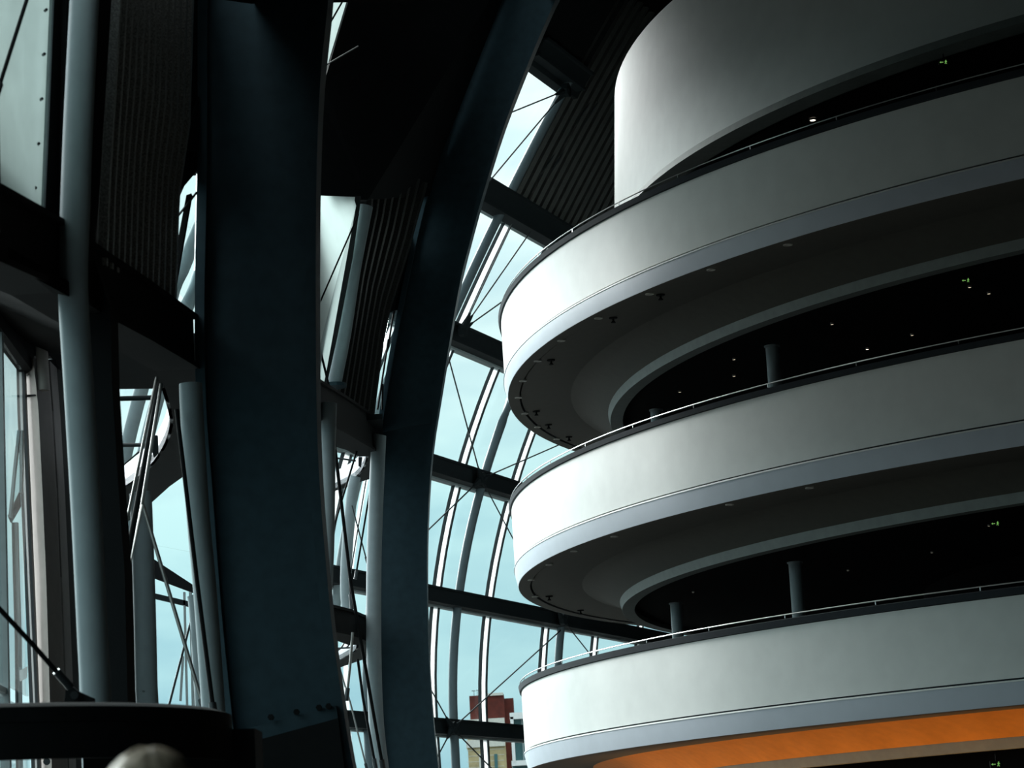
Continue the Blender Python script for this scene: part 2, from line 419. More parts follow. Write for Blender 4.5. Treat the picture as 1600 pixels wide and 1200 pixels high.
# mullion with a pale edge and the tilted-open light seen at the left of the picture
mb = MB().strip(path([(25, 546), (27, 640), (38, 900), (46, 1100), (50, 1240)], 29.4), path([(29, 548), (31, 640), (42, 900), (51, 1100), (55, 1240)], 29.4), (0, .1, 0)); mb.build('mullion', M['gasket'], nw)
mb = MB().strip(path([(29, 548), (31, 640), (43, 900), (52, 1100), (56, 1240)], 29.38), path([(33, 550), (35, 640), (46, 900), (55, 1100), (59, 1240)], 29.38), (0, .1, 0)); mb.build('mullion', M['mullion'], nw)
mb = MB().strip(path([(33, 550), (36, 640), (47, 900), (55, 1100), (59, 1240)], 29.34), path([(37, 552), (40, 640), (51, 900), (59, 1100), (63, 1240)], 29.34), (0, .12, 0)); mb.build('mullion', M['gasket'], nw)
vent = thing('vent_window', 'narrow top-hung window light tilted open at the far left of the glazing', 'window')
def fr(P, wpx, m, Y):
    A = path(P, Y); B = path([(u + wpx, v) for u, v in P], Y)
    return MB().strip(A, B, (0, .08, 0))
fr([(27, 672), (20, 735), (13, 808)], 4, M['frame'], 28.6).build('stile', M['frame'], vent)
fr([(31, 672), (31, 735), (30, 770)], 4, M['frame'], 29.0).build('stile', M['frame'], vent)
MB().strip([at(12, 806, 28.6), at(16, 816, 28.6)], [at(30, 768, 29.0), at(31, 790, 29.0)], (0, .08, 0)).build('bottom_rail', M['beam'], vent)
MB().prism([at(27, 676, 28.64), at(31, 676, 29.0), at(31, 766, 29.0), at(16, 802, 28.64)], (0, .02, 0)).build('glass', GL, vent)
o = fr([(18, 816), (20, 900), (23, 1000), (25, 1240)], 3, M['gasket'], 28.9).build('mullion', M['gasket'], nw)
o = fr([(22, 816), (24, 900), (27, 1000), (29, 1240)], 5, M['frame'], 28.95).build('mullion', M['frame'], nw)
st = MB().prism([at(30, 1048, 28.7), at(43, 1041, 28.7), at(42, 1059, 28.7), at(31, 1065, 28.7)], (0, .006, 0)).build('glass_square', M['white_square'])  # plain white square lying against the glass
tag(st, 'small white square patch on the glass at lower left', 'notice')

# plaster pier beside the near glazing
pier = thing('wall_pier', 'warm grey plaster pier with a lit face and a shaded face, at the far left', 'pier')
PA = [(35, 560), (39, 640), (45, 760), (52, 900), (58, 1100), (62, 1240)]
PB = [(52, 560), (60, 640), (66, 760), (72, 900), (78, 1100), (82, 1240)]
PC = [(74, 560), (80, 640), (87, 760), (93, 900), (101, 1100), (106, 1240)]
def loft3(PX, PY, Yx, Yy): return [at(u, v, Yx) for u, v in PX], [at(u, v, Yy) for u, v in PY]
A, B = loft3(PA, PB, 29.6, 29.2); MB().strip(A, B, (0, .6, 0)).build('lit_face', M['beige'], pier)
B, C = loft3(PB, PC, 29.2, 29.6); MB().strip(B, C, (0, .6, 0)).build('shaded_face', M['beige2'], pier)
MB().prism([at(20, 540, 30.2), at(30, 470, 30.2), at(140, 470, 30.2), at(140, 640, 30.2), at(78, 556, 30.2), at(33, 556, 30.2)], (0, .2, 0)).build('lintel', M['dark'], pier)
MB().strip([p + Vector((0, .05, 0)) for p in C], [at(u + 40, v, 31.5) for u, v in PC], (0, .1, 0)).build('shadow_side', M['dark'], pier)  # near-black strip standing in for the shade beside the pier
MB().tube(path([(64, 522), (66, 560), (68, 610)], 29.3), .07, 14).build('downpipe', M['beige'], pier, True)
MB().strip(path([(38, 617), (38, 620)], 29.55), path([(55, 616), (55, 618)], 29.2), (0, .03, 0)).build('joint', M['dark'], pier)
MB().tube([at(73, 1190, 29.1), at(73, 1190, 28.95)], .04, 12).build('knob', M['cable'], pier)

# soffit between the beam line and the near glazing
o = MB().prism([Vector((-3.1, -25.5, 6.0)), Vector((-5.5, -25.5, ZH + EYE + .12)), Vector((-5.5, 26, ZH + EYE + .12)), at(62, 552, 30), at(175, 555, 26.5), at(120, 470, 19.6), at(0, 405, 17.6), Vector((-3.1, 0, 6.0))], (0, 0, .12)).build('ceiling_3', M['roof']); o['kind'] = 'structure'

# =================================================================== THE TWO GREAT RIBS
def steel_rib(label, inner, outer, Y, w_fl, n_ext):
    t = thing('steel_rib', label, 'rib')
    I = dense(path(inner, Y)[::-1], 4); O = dense(path(outer, Y)[::-1], 4)
    # match numbers of points by height
    def resamp(P, n):
        L = [0]
        for p, q in zip(P, P[1:]): L.append(L[-1] + (q - p).length)
        out = []
        for i in range(n):
            d = L[-1] * i / (n - 1); k = max(j for j in range(len(L)) if L[j] <= d + 1e-9); k = min(k, len(P) - 2)
            out.append(P[k].lerp(P[k + 1], (d - L[k]) / max(1e-6, L[k + 1] - L[k])))
        return out
    I, O = resamp(I, 40), resamp(O, 40)
    I, O = arch(I, n_ext), arch(O, n_ext)
    D = Vector((0, 1, 0))
    In = [p + (q - p).normalized() * w_fl for p, q in zip(I, O)]
    On = [q + (p - q).normalized() * w_fl for p, q in zip(I, O)]
    MB().strip([p + D * .16 for p in In], [p + D * .16 for p in On], D * .06).build('web', M['rib'], t, True)
    MB().strip(I, In, D * .55).build('inner_flange', M['rib'], t, True)
    MB().strip(On, O, D * .55).build('outer_flange', M['rib'], t, True)
    MB().strip([p + D * .40 for p in In], [p + D * .40 for p in On], D * .06).build('web', M['rib'], t, True)
    return t
ribA = steel_rib('broad dark blue steel rib nearest the viewer, filling the left centre of the view',
    [(517, -60), (513, 0), (500, 130), (494, 310), (494, 590), (499, 750), (511, 900), (521, 1000), (537, 1110), (552, 1200), (590, 1375)],
    [(310, -60), (309, 0), (308, 270), (304, 480), (307, 640), (316, 760), (330, 950), (346, 1110), (356, 1200), (380, 1375)], 26., .10, 24)
ribB = steel_rib('narrower dark steel rib curving over to the right beside the far window wall',
    [(868, 0), (835, 75), (790, 190), (757, 295), (735, 375), (719, 440), (703, 530), (690, 610), (676, 700), (669, 800), (667, 900), (669, 1000), (674, 1090), (684, 1195), (705, 1375)],
    [(770, 0), (730, 90), (690, 200), (652, 340), (622, 480), (600, 600), (585, 700), (578, 800), (577, 900), (580, 1000), (585, 1090), (592, 1195), (605, 1375)], 47., .09, 20)
# splice plate with bolts across the foot of the broad rib
MB().prism([at(350, 1148, 25.9), at(525, 1102, 25.9), at(528, 1122, 25.9), at(345, 1172, 25.9)], (0, .25, 0)).build('splice_plate', M['rib'], ribA)
MB().prism([at(345, 1172, 25.85), at(528, 1122, 25.85), at(560, 1375, 25.85), at(385, 1375, 25.85)], (0, .3, 0)).build('foot', M['dark'], ribA)
for u, v in ((424, 1121), (464, 1113), (499, 1106), (514, 1104)):
    c = at(u, v, 25.9); MB().tube([c, c - Vector((0, .07, 0))], .032, 6).build('bolt', M['dark'], ribA)
MB().prism([at(668, 655, 46.95), at(583, 672, 46.95), at(582, 677, 46.95), at(672, 660, 46.95)], (0, .1, 0)).build('splice_plate', M['rib'], ribB)

# =================================================================== LEFT FOREGROUND FRAME
def tube_thing(label, pts, Y, r, ext=0, m='tube'):
    t = thing('steel_tube', label, 'tube')
    P = dense([at(u, v, Y) if not isinstance(Y, tuple) else at(u, v, Y[0] + (Y[1] - Y[0]) * i / (len(pts) - 1)) for i, (u, v) in enumerate(pts)], 3)
    if ext: P = arch(P, ext)
    MB().tube(P, r, 20).build('shaft', M[m], t, True)
    c = P[0]; MB().tube([c, c - Vector((0, 0, .06))], r * 1.7, 20).build('end_plate', M['rib'], t)
    return t
tube_thing('tall pale blue steel tube at far left, running the full height of the view', [(158, 1370), (149, 1085), (145, 1000), (135, 800), (123, 600), (114, 450), (117, 340), (122, 200), (132, 0), (137, -80)], 19.5, .117, 10)
tube_thing('pale steel tube standing close against the left edge of the broad rib', [(340, 1200), (333, 1100), (320, 920), (309, 800), (300, 650), (298, 600)], 25.0, .115)
tube_thing('pale steel tube in the left gap below the dark curved soffit', [(252, 1590), (231, 1115), (229, 1080), (226, 950), (221, 800), (219, 770)], 31., .135)
tube_thing('short lit steel tube in the upper part of the gap between the two ribs', [(497, 1060), (508, 900), (511, 800), (512, 700), (514, 630)], 40., .125)
tube_thing('leaning lit steel tube in front of the pale panel between the ribs', [(521, 600), (537, 520), (552, 420), (571, 322)], 44., .135)
tube_thing('steel tube standing close against the left edge of the narrower rib', [(600, 1230), (588, 1130), (584, 1000), (585, 850), (591, 700), (592, 680)], 46.2, .135)
tube_thing('middle steel tube low in the gap between the ribs, seen against the sky', [(546, 970), (541, 935), (541, 880), (549, 780), (555, 745)], 52., .115)
tube_thing('thin dark steel tube left of the pale tube in the left gap', [(208, 1115), (206, 1000), (204, 900), (202, 860)], 33., .06, m='beam')
tube_thing('slim pale tube low in the left gap beside the broad rib foot', [(338, 1575), (318, 1130), (313, 1040), (307, 950), (304, 930)], 33., .10)

fin = thing('steel_fin', 'near-black steel fin standing behind the tall pale blue tube', 'steel fin')
MB().strip(path([(125, 340), (128, 600), (140, 800), (150, 1000), (160, 1375)], 20.6), path([(172, 480), (175, 600), (185, 760), (195, 900), (206, 1375)], 20.6), (0, .25, 0)).build('plate', M['dark'], fin)
MB().strip(path([(168, 480), (171, 600), (181, 760), (191, 900), (202, 1375)], 20.5), path([(172, 480), (175, 600), (185, 760), (195, 900), (206, 1375)], 20.5), (0, .4, 0)).build('edge_flange', M['dark'], fin)

# eaves beams at the foot of the roof decks
def eaves(label, top, depth):
    t = thing('eaves_beam', label, 'beam')
    A = ats(top); Z = Vector((0, 0, depth))
    MB().strip(A, [p - Z for p in A], (-.35, 0, 0)).build('box_beam', M['dark'], t)
    MB().strip([p + Vector((.05, 0, 0)) for p in A], [p - Vector((-.05, 0, .05)) for p in A], (-.45, 0, 0)).build('top_flange', M['dark'], t)
    MB().strip([p - Z + Vector((.05, 0, 0)) for p in A], [p - Z - Vector((-.05, 0, .05)) for p in A], (-.45, 0, 0)).build('bottom_flange', M['dark'], t)
eaves('heavy dark eaves beam slanting down from the left edge under the corrugated deck', [(-60, 258, 16.8), (0, 292, 17.6), (95, 345, 19.5), (155, 390, 20.8), (230, 440, 23.2), (302, 492, 26.)], .52)
eaves('dark eaves beam between the two ribs, below the pale panel', [(488, 588, 39.5), (540, 620, 43.), (592, 656, 47.)], .62)
eaves('small dark beam low in the gap between the ribs', [(505, 942, 44.), (545, 952, 45.5), (578, 966, 47.)], .42)

# roof decks seen between the ribs
d1 = thing('roof_deck', 'dark corrugated roof deck above the left eaves beam, left of the broad rib', 'roof deck')
LP = [(152, 415), (156, 300), (162, 200), (168, 100), (174, 0), (180, -80)]
RP = [(270, 485), (274, 340), (276, 305), (292, 200), (296, 60), (300, -80)]
def rowd1(u):
    out = []
    for (a, b), (c, d) in zip(LP, RP):
        out.append(at(a + (c - a) * u, b + (d - b) * u, 20.9 + (25.3 - 20.9) * u))
    return out
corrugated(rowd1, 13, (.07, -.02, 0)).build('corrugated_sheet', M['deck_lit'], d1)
MB().strip(path([(105, -80), (100, 340)], 19.75), path([(182, -80), (153, 395)], 20.95), (-.05, .05, 0)).build('edge_panel', M['dark'], d1)
MB().prism([at(275, 306, 25.3), at(309, 266, 26.05), at(312, -80, 26.05), at(296, -80, 25.3)], (-.05, .1, 0)).build('edge_panel', M['dark'], d1)
MB().prism([at(284, 232, 25.2), at(311, 150, 25.9), at(311, 235, 25.9)], (-.03, .05, 0)).build('gusset', M['beam'], d1)
MB().strip(path([(291, 305), (267, 432)], 25.5), path([(299, 302), (275, 440)], 25.5), (0, .1, 0)).build('mullion', M['dark'], d1)
MB().tube(path([(276, 340), (308, 300)], 25.5), .012, 6).build('stay', M['cable'], d1)
MB().prism([at(270, 305, 25.75), at(308, 266, 26.1), at(303, 486, 26.1), at(268, 440, 25.75)], (-.01, .02, 0)).build('glass', GL, d1)
d2 = thing('roof_deck', 'black roof deck between the two ribs, right of the pale panel and leaning tube', 'roof deck')
L2 = [(519, 628), (538, 520), (553, 420), (572, 320), (574, 290), (578, 240)]
R2 = [(581, 668), (600, 520), (609, 486), (640, 390), (655, 335), (668, 290)]
def rowd2(u):
    return [at(a + (c - a) * u, b + (d - b) * u, 44.4 + 2.4 * u) for (a, b), (c, d) in zip(L2, R2)]
corrugated(rowd2, 8, (.07, -.02, 0)).build('corrugated_sheet', M['deck'], d2)
MB().prism([at(608, 488, 46.8), at(622, 484, 47.2), at(649, 352, 47.2), at(640, 388, 46.8)], (-.03, .08, 0)).build('edge_panel', M['dark'], d2)
MB().prism([at(664, 306, 46.8), at(672, 306, 47.2), at(720, 130, 47.2), at(690, 130, 46.8)], (-.03, .08, 0)).build('edge_panel', M['dark'], d2)
MB().prism([at(484, 312, 43.2), at(484, 120, 43.2), at(506, 130, 43.4), at(548, -10, 43.4), at(575, -90, 43.4), at(820, -90, 46.9), at(664, 306, 46.9), at(575, 312, 44.3)], (-.05, .1, 0)).build('head_panel', M['dark'], d2)
MB().prism([at(580, 646, 47.), at(610, 484, 47.), at(622, 484, 47.3), at(592, 658, 47.3)], (-.01, .02, 0)).build('glass', GL, d2)
for P in ([(606, 545), (613, 500), (616, 486)], [(590, 640), (600, 575), (607, 530)], [(598, 600), (597, 640)]):
    MB().tube(path(P, 46.9), .018, 6).build('mullion', M['dark'], d2)

# unseen panels added behind the broad rib to stop light leaks
FA, FB = path([(335, 640), (335, 300), (335, -90)], 26.6), path([(486, 640), (486, 300), (486, -90)], 42.)
MB().strip(FA, FB, (-.08, .05, 0)).build('back_panel', M['dark'], d2)
MB().strip([FA[2], FB[2]], [Vector((-3.1 + prof(9.1), 26, 9.3 + EYE)), Vector((-2.72 + prof(14.6), 42, 14.7 + EYE))], (0, 0, .08)).build('back_panel', M['dark'], d2)
MB().prism([Vector((-3.3, 12.3, 5.9)), Vector((-3.3, 16.5, 5.9)), Vector((-3.3, 16.5, 8.0)), Vector((-3.3, 12.3, 6.6))], (-.08, 0, 0)).build('back_panel', M['dark'], d1)  # added out of view to close a light leak above the eaves beam
# pale fritted panels of the shell
def panel(label, poly, trim=None, dots=(), m=None):
    t = thing('roof_panel', label, 'panel')
    P = ats(poly); MB().prism(P, (-.02, .02, 0)).build('glass', m or FRIT, t)
    if trim: MB().strip(ats(trim[0]), ats(trim[1]), (0, .06, 0)).build('edge_trim', M['frame'], t)
    for u, v, Y in dots:
        c = at(u, v, Y); MB().tube([c, c - Vector((-.02, .03, 0))], .012, 8).build('bolt', M['cable'], t)
    return t
panel('pale grey fritted glass panel at the top left corner with a row of bolts', [(-60, 262, 16.9), (-60, -80, 16.9), (88, -80, 19.4), (80, 0, 19.3), (72, 200, 19.3), (66, 330, 19.3)],
      ([(80, -80, 19.3), (77, 0, 19.25), (69, 200, 19.25), (64, 328, 19.25)], [(86, -80, 19.3), (82, 0, 19.25), (74, 200, 19.25), (68, 330, 19.25)]),
      [(70, 17, 19.1), (67, 86, 19.1), (63, 156, 19.1), (58, 226, 19.1), (53, 295, 19.1)], FRIT2)
o = MB().prism([at(82, -80, 19.6), at(108, -80, 19.9), at(95, 350, 19.9), at(66, 335, 19.6)], (0, .1, 0)).build('closing_plate', M['dark'])
tag(o, 'narrow black closing plate between the top left panel and the tall tube', 'plate')
panel('pale fritted glass panel between the two ribs, crossed by a thin cable', [(484, 305, 42.), (484, 600, 40.), (506, 600, 43.6), (522, 520, 43.9), (545, 400, 43.9), (560, 308, 43.9)],
      ([(555, 306, 43.7), (541, 400, 43.7), (518, 520, 43.7), (500, 602, 43.7)], [(564, 306, 43.7), (551, 400, 43.7), (528, 520, 43.7), (510, 602, 43.7)]))
bpy.context.view_layer.update()
for o in list(bpy.data.objects):
    if o.name.startswith('edge_trim.'): o.data.materials[0] = M['dark']
panel('bright sliver of fritted glass at the top, right of the broad rib', [(500, 140, 43.6), (508, -80, 43.6), (575, -80, 43.6), (546, 0, 43.6), (507, 128, 43.6)])

# dark curved soffit plates with a round opening, hung below the eaves
def soffit_ring(label, hole, outer, top, z, hgt):
    t = thing('curved_soffit', label, 'soffit')
    Hh = dense([onz(u, v, z) for u, v in hole], 4); O = [onz(u, v, z) for u, v in outer]
    n = len(Hh); On = []
    for i in range(n):
        k = i / (n - 1) * (len(O) - 1); j = min(int(k), len(O) - 2); On.append(O[j].lerp(O[j + 1], k - j))
    MB().strip(Hh, On, (0, 0, .1)).build('underside', M['beam'], t)
    MB().strip(Hh, [p + Vector((0, 0, hgt)) for p in Hh], (.04, .02, 0)).build('rim', M['band'], t, True)
    MB().prism([onz(u, v, z) for u, v in top], (0, 0, .1)).build('front_panel', M['beam'], t)
    return t
sA = soffit_ring('dark curved soffit with a pale rim in the left gap, beside the crossed rods', [(252, 606), (262, 640), (265, 662), (259, 687), (247, 710), (231, 730), (210, 749), (184, 766), (150, 786)],
            [(330, 600), (330, 650), (330, 700), (300, 735), (265, 760), (234, 788), (200, 815), (170, 840), (140, 860)], [(130, 535), (330, 535), (330, 606), (130, 609)], 5.6, .30)
sB = soffit_ring('dark curved soffit with a pale rim high in the gap between the ribs', [(565, 690), (571, 702), (572, 714), (568, 728), (560, 740), (549, 749), (524, 762), (505, 772)],
            [(598, 680), (598, 700), (598, 735), (580, 748), (560, 754), (540, 762), (524, 767), (505, 780)], [(500, 660), (598, 655), (598, 690), (500, 682)], 8., .34)
sC = soffit_ring('small dark curved soffit low in the gap between the ribs', [(556, 995), (557, 1008), (554, 1016), (546, 1022), (530, 1031), (505, 1042)],
            [(598, 985), (598, 1010), (590, 1022), (569, 1030), (540, 1040), (505, 1052)], [(500, 980), (598, 980), (598, 996), (500, 984)], 4.6, .22)
# pipes crossing the openings
def pipe(label, P, r, plate=None, m='beam'):
    t = thing('steel_pipe', label, 'pipe')
    MB().tube(ats(P), r, 12).build('pipe', M[m], t, True)
    if plate: MB().prism(ats(plate), (0, .05, 0)).build('end_plate', M['beam'], t)
pipe('upper dark pipe crossing the left gap above the grey one', [(150, 624, 30), (250, 621, 30)], .030)
pipe('grey pipe with an end bracket crossing the left gap', [(150, 696, 30), (232, 695, 30)], .024, [(237, 680, 30), (246, 680, 30), (247, 708, 30), (240, 714, 30), (236, 700, 30)], 'cable')
pipe('thin slanting conduit low in the left opening', [(180, 738, 31), (224, 700, 31)], .010)
pipe('dark pipe high in the opening between the ribs', [(520, 688, 48), (562, 693, 48)], .022)
pipe('lower grey pipe in the opening between the ribs with an end bracket', [(520, 715, 48), (556, 720, 48)], .018, [(560, 714, 48), (566, 714, 48), (564, 730, 48), (560, 728, 48)], 'cable')
arcp = thing('steel_pipe', 'bent looping pipes in the small opening low between the ribs', 'pipe')
for P in ([(524, 995), (550, 994)], [(527, 1013), (549, 1012)], [(541, 990), (539, 1002), (533, 1012), (525, 1018)], [(549, 995), (546, 1006), (540, 1013)]):
    MB().tube(dense(path(P, 52), 3), .018, 8).build('pipe', M['cable'], arcp, True)

# tie rods in the two gaps
def rod(label, P, r, m='rod'):
    t = thing('tie_rod', label, 'rod')
    Q = ats(P); MB().tube(Q, r, 10).build('rod', M[m], t, True)
    d = (Q[1] - Q[0]).normalized()
    MB().tube([Q[0], Q[0] + d * r * 9], r * 1.7, 10).build('turnbuckle', M['cable'], t, True)
rod('left one of the pair of steep rods crossing in the left gap', [(170, 952, 24), (245, 590, 25.5)], .016)
rod('right one of the pair of steep rods crossing in the left gap', [(172, 1040, 24), (222, 790, 24.7), (252, 600, 25.5)], .018)
rod('thick dark rod between the steep pair in the left gap', [(178, 985, 24.4), (248, 606, 25.6)], .03, 'dark')
rod('pale rod slanting down to the right across the lower left gap', [(322, 1118, 29), (222, 784, 29.5)], .022)
rod('dark rod running down beside the tube at the broad rib', [(336, 1130, 24.6), (308, 910, 24.6), (276, 640, 24.8)], .022, 'dark')
rod('thin dark rod rising right across the sky low in the left gap', [(260, 1118, 33), (306, 940, 33)], .016, 'cable')
rod('dark rod slanting across the bottom left corner to a bracket', [(110, 1074, 18.5), (52, 1008, 18.3), (-30, 920, 18)], .018, 'dark')
rod('dark cable crossing the pale panel at the top left', [(-6, 150, 17.), (45, -10, 17.6)], .014, 'dark')
rod('dark cable crossing the pale panel between the ribs', [(488, 500, 41), (560, 335, 42.5)], .014, 'dark')
rod('dark cable below the first on the pale panel between the ribs', [(488, 495, 41), (516, 612, 42.5)], .02, 'dark')
rod('dark cable on the bright sliver near the top of the view', [(502, 60, 43), (541, -8, 43)], .016, 'dark')
rod('faint cable leading right from the foot of the bright sliver', [(503, 105, 43), (560, 72, 43)], .012, 'rod')
rod('dark rod slanting down right through the upper gap between the ribs', [(600, 1210, 46), (548, 910, 45), (521, 680, 44)], .03, 'dark')
rod('thin rod slanting down left through the upper gap between the ribs', [(511, 858, 45), (565, 680, 46)], .018, 'dark')
rod('thin cable crossing the sky in the middle of the gap between the ribs', [(574, 880, 50), (550, 790, 50)], .014, 'cable')
rod('left one of two steep parallel cables by the narrower rib', [(546, 905, 50), (572, 750, 50)], .014, 'cable')
rod('right one of two steep parallel cables by the narrower rib', [(555, 905, 48), (580, 755, 48)], .018, 'dark')
rod('pale rod rising through the lower gap between the ribs', [(541, 1095, 44), (547, 1040, 44), (551, 988, 44)], .024)
rod('dark rod running down the lower gap beside the narrower rib', [(588, 1205, 45), (567, 1090, 45), (559, 1030, 45)], .024, 'dark')
rod('pale cable falling right through the lower gap between the ribs', [(574, 1205, 47), (548, 1100, 47), (531, 1045, 47)], .016)
rod('dark strut above the small beam low between the ribs', [(551, 952, 46), (546, 890, 46)], .03, 'dark')
# frames of the far glazing seen low in the left gap
lf = thing('window_frame', 'slim window frame of the far glazing low in the left gap', 'window frame')
for P, wpx in (([(286, 925), (291, 1125)], 3), ([(295, 925), (300, 1125)], 4), ([(284, 1025), (280, 1095)], 3)):
    fr(P, wpx, None, 44.).build('stile', M['frame'], lf)
MB().strip(path([(238, 872), (302, 914)], 44), path([(238, 902), (302, 926)], 44), (0, .2, 0)).build('head_rail', M['dark'], lf)
MB().strip(path([(238, 926), (302, 941)], 44), path([(238, 934), (302, 949)], 44), (0, .2, 0)).build('cross_rail', M['beam'], lf)

# kiosk with a dark round canopy at the bottom left
kc = thing('kiosk', 'dark round-topped kiosk canopy across the bottom left corner', 'kiosk')
cz = 1.135 + EYE
MB().revolve([(0, cz - .13), (1.86, cz - .13), (1.94, cz - .12), (1.94, cz - .03), (1.86, cz), (0, cz + .04)], (-3.92, 17.15), n=96).build('canopy', M['dark'], kc, True)
MB().revolve([(1.88, cz - .34), (1.935, cz - .34), (1.935, cz - .10), (1.88, cz - .10)], (-3.92, 17.15), a0=PI * .98, a1=PI * 2.02, n=60).build('valance', M['dark'], kc, True)
MB().box((-2.42, 17.6, cz / 2 - .06), (1.15, .5, cz - .12)).build('back_panel', M['dark'], kc)
MB().box((-2.6, 17.0, .55), (1.7, .5, 1.1)).build('counter', M['dark'], kc)
br = thing('rod_bracket', 'dark steel bracket at the foot of the tall blue tube', 'bracket')
MB().prism(ats([(104, 1066, 18.6), (122, 1080, 18.6), (144, 1090, 18.6), (146, 1104, 18.6), (100, 1100, 18.6)]), (0, .12, 0)).build('plate', M['dark'], br)
MB().tube([at(116, 1086, 18.58), at(116, 1086, 18.5)], .03, 8).build('pin', M['cable'], br)

# =================================================================== THE DRUM OF BALCONIES
TC = (20.565, 55.161)
AR0, AR1 = 0., 2 * PI
def ring(profile, name, m, parent, n=220, smooth=True):
    return MB().revolve([(r, z + EYE) for r, z in profile], TC, n=n).build(name, m, parent, smooth)
LV = [(11.62, 10.396, 10.033, 11.745, 'upper white curved balcony, just below the drum wall'),
      (7.522, 6.298, 5.905, 7.635, 'middle white curved balcony'),
      (3.646, 2.410, 2.008, 3.78, 'lowest white curved balcony, above the orange-lit ceiling')]
RO = 20.72
for k, (zw, zc, zb, zt, lab) in enumerate(LV):
    t = thing('balcony', lab, 'balcony')
    ring([(RO - .18, zc), (RO, zc), (RO + .01, zw), (RO - .18, zw)], 'parapet', M['white'], t)
    ring([(RO - .22, zc - .035), (RO - .04, zc - .035), (RO - .04, zc + .01), (RO - .22, zc + .01)], 'groove', M['coping'], t)
    ring([(RO - .3, zb), (RO - .05, zb), (RO + .015, zc - .09), (RO + .015, zc - .035), (RO - .3, zc - .035)], 'edge_band', M['band'], t)
    ring([(RO - .1, zc - .055), (RO + .03, zc - .055), (RO + .025, zc - .03), (RO - .1, zc - .03)], 'trim_line', M['white'], t)
    ring([(RO - .2, zw), (RO + .05, zw + .01), (RO + .07, zt - .02), (RO - .02, zt), (RO - .2, zt)], 'coping', M['coping'], t)
    ring([(RO + .03 + .011 * math.cos(a), zt + .06 + .011 * math.sin(a)) for a in [PI / 4 * i for i in range(8)]], 'handrail', M['rail'], t)
    n = 66
    pm = None
    for i in range(n):
        a = 2 * PI * i / n
        if pm is None:
            pm = MB().box((0, 0, 0), (.014, .014, .07)).build('handrail_post', M['rail'], t); oo = pm
        else:
            oo = pm.copy(); COL.objects.link(oo); oo.parent = t
        oo.location = (TC[0] + (RO + .03) * math.cos(a), TC[1] + (RO + .03) * math.sin(a), zt + .035 + EYE); oo.rotation_euler = (0, 0, a)
    # underside: edge strip, shadow groove, flat soffit, rising cove, inner fascia
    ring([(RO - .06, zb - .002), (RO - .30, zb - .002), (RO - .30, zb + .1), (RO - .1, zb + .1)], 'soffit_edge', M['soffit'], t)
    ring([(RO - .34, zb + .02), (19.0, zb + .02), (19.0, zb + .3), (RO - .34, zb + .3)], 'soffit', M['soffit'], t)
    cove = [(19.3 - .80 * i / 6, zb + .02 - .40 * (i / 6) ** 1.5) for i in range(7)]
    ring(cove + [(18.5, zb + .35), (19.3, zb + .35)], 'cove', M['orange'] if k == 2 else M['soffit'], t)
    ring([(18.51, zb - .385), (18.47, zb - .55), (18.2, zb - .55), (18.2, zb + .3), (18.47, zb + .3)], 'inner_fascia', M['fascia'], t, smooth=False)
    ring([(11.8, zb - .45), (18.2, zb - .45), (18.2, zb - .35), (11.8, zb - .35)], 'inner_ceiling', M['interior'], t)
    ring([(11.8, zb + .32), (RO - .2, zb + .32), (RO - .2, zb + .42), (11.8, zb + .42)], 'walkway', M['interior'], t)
drum = thing('drum_wall', 'tall curved white drum wall above the balconies, fading into darkness on the right', 'wall')
ring([(17.9, 13.52), (18.13, 13.52), (17.92, 16.84), (17.7, 16.84)], 'wall_face', M['white'], drum)
ring([(17.6, 13.36), (18.2, 13.36), (18.14, 13.52), (17.6, 13.52)], 'lower_lip', M['fascia'], drum)
ring([(11.8, 13.36), (17.7, 13.36), (17.7, 13.46), (11.8, 13.46)], 'inner_ceiling', M['interior'], drum)
ring([(0.01, 16.8), (17.8, 16.8), (17.8, 16.86), (0.01, 16.9)], 'roof', M['interior'], drum)
core = struct('wall_inner')
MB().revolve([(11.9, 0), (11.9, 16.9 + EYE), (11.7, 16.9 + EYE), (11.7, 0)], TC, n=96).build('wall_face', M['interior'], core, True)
# round columns between the levels
def column(u, v, zc, zf, lab, off=0):
    c = onz(u, v, zc); t = thing('round_column', lab, 'column')
    MB().tube([Vector((c.x, c.y, zf + EYE)), Vector((c.x, c.y, zc + EYE))], .125, 24).build('shaft', M['column'], t, True)
    MB().tube([Vector((c.x, c.y, zc - .03 + EYE)), Vector((c.x, c.y, zc + EYE))], .15, 24).build('cap', M['column'], t, True)
column(1206, 540, 9.5, 6.3, 'grey round column on the middle balcony, right of the opening edge')
column(1025, 640, 9.5, 6.3, 'short glimpse of a grey round column on the middle balcony, at the left end')
column(1242, 878, 5.36, 2.42, 'grey round column on the lowest balcony, to the right')
column(1056, 942, 5.36, 2.42, 'grey round column on the lowest balcony, at the left end')

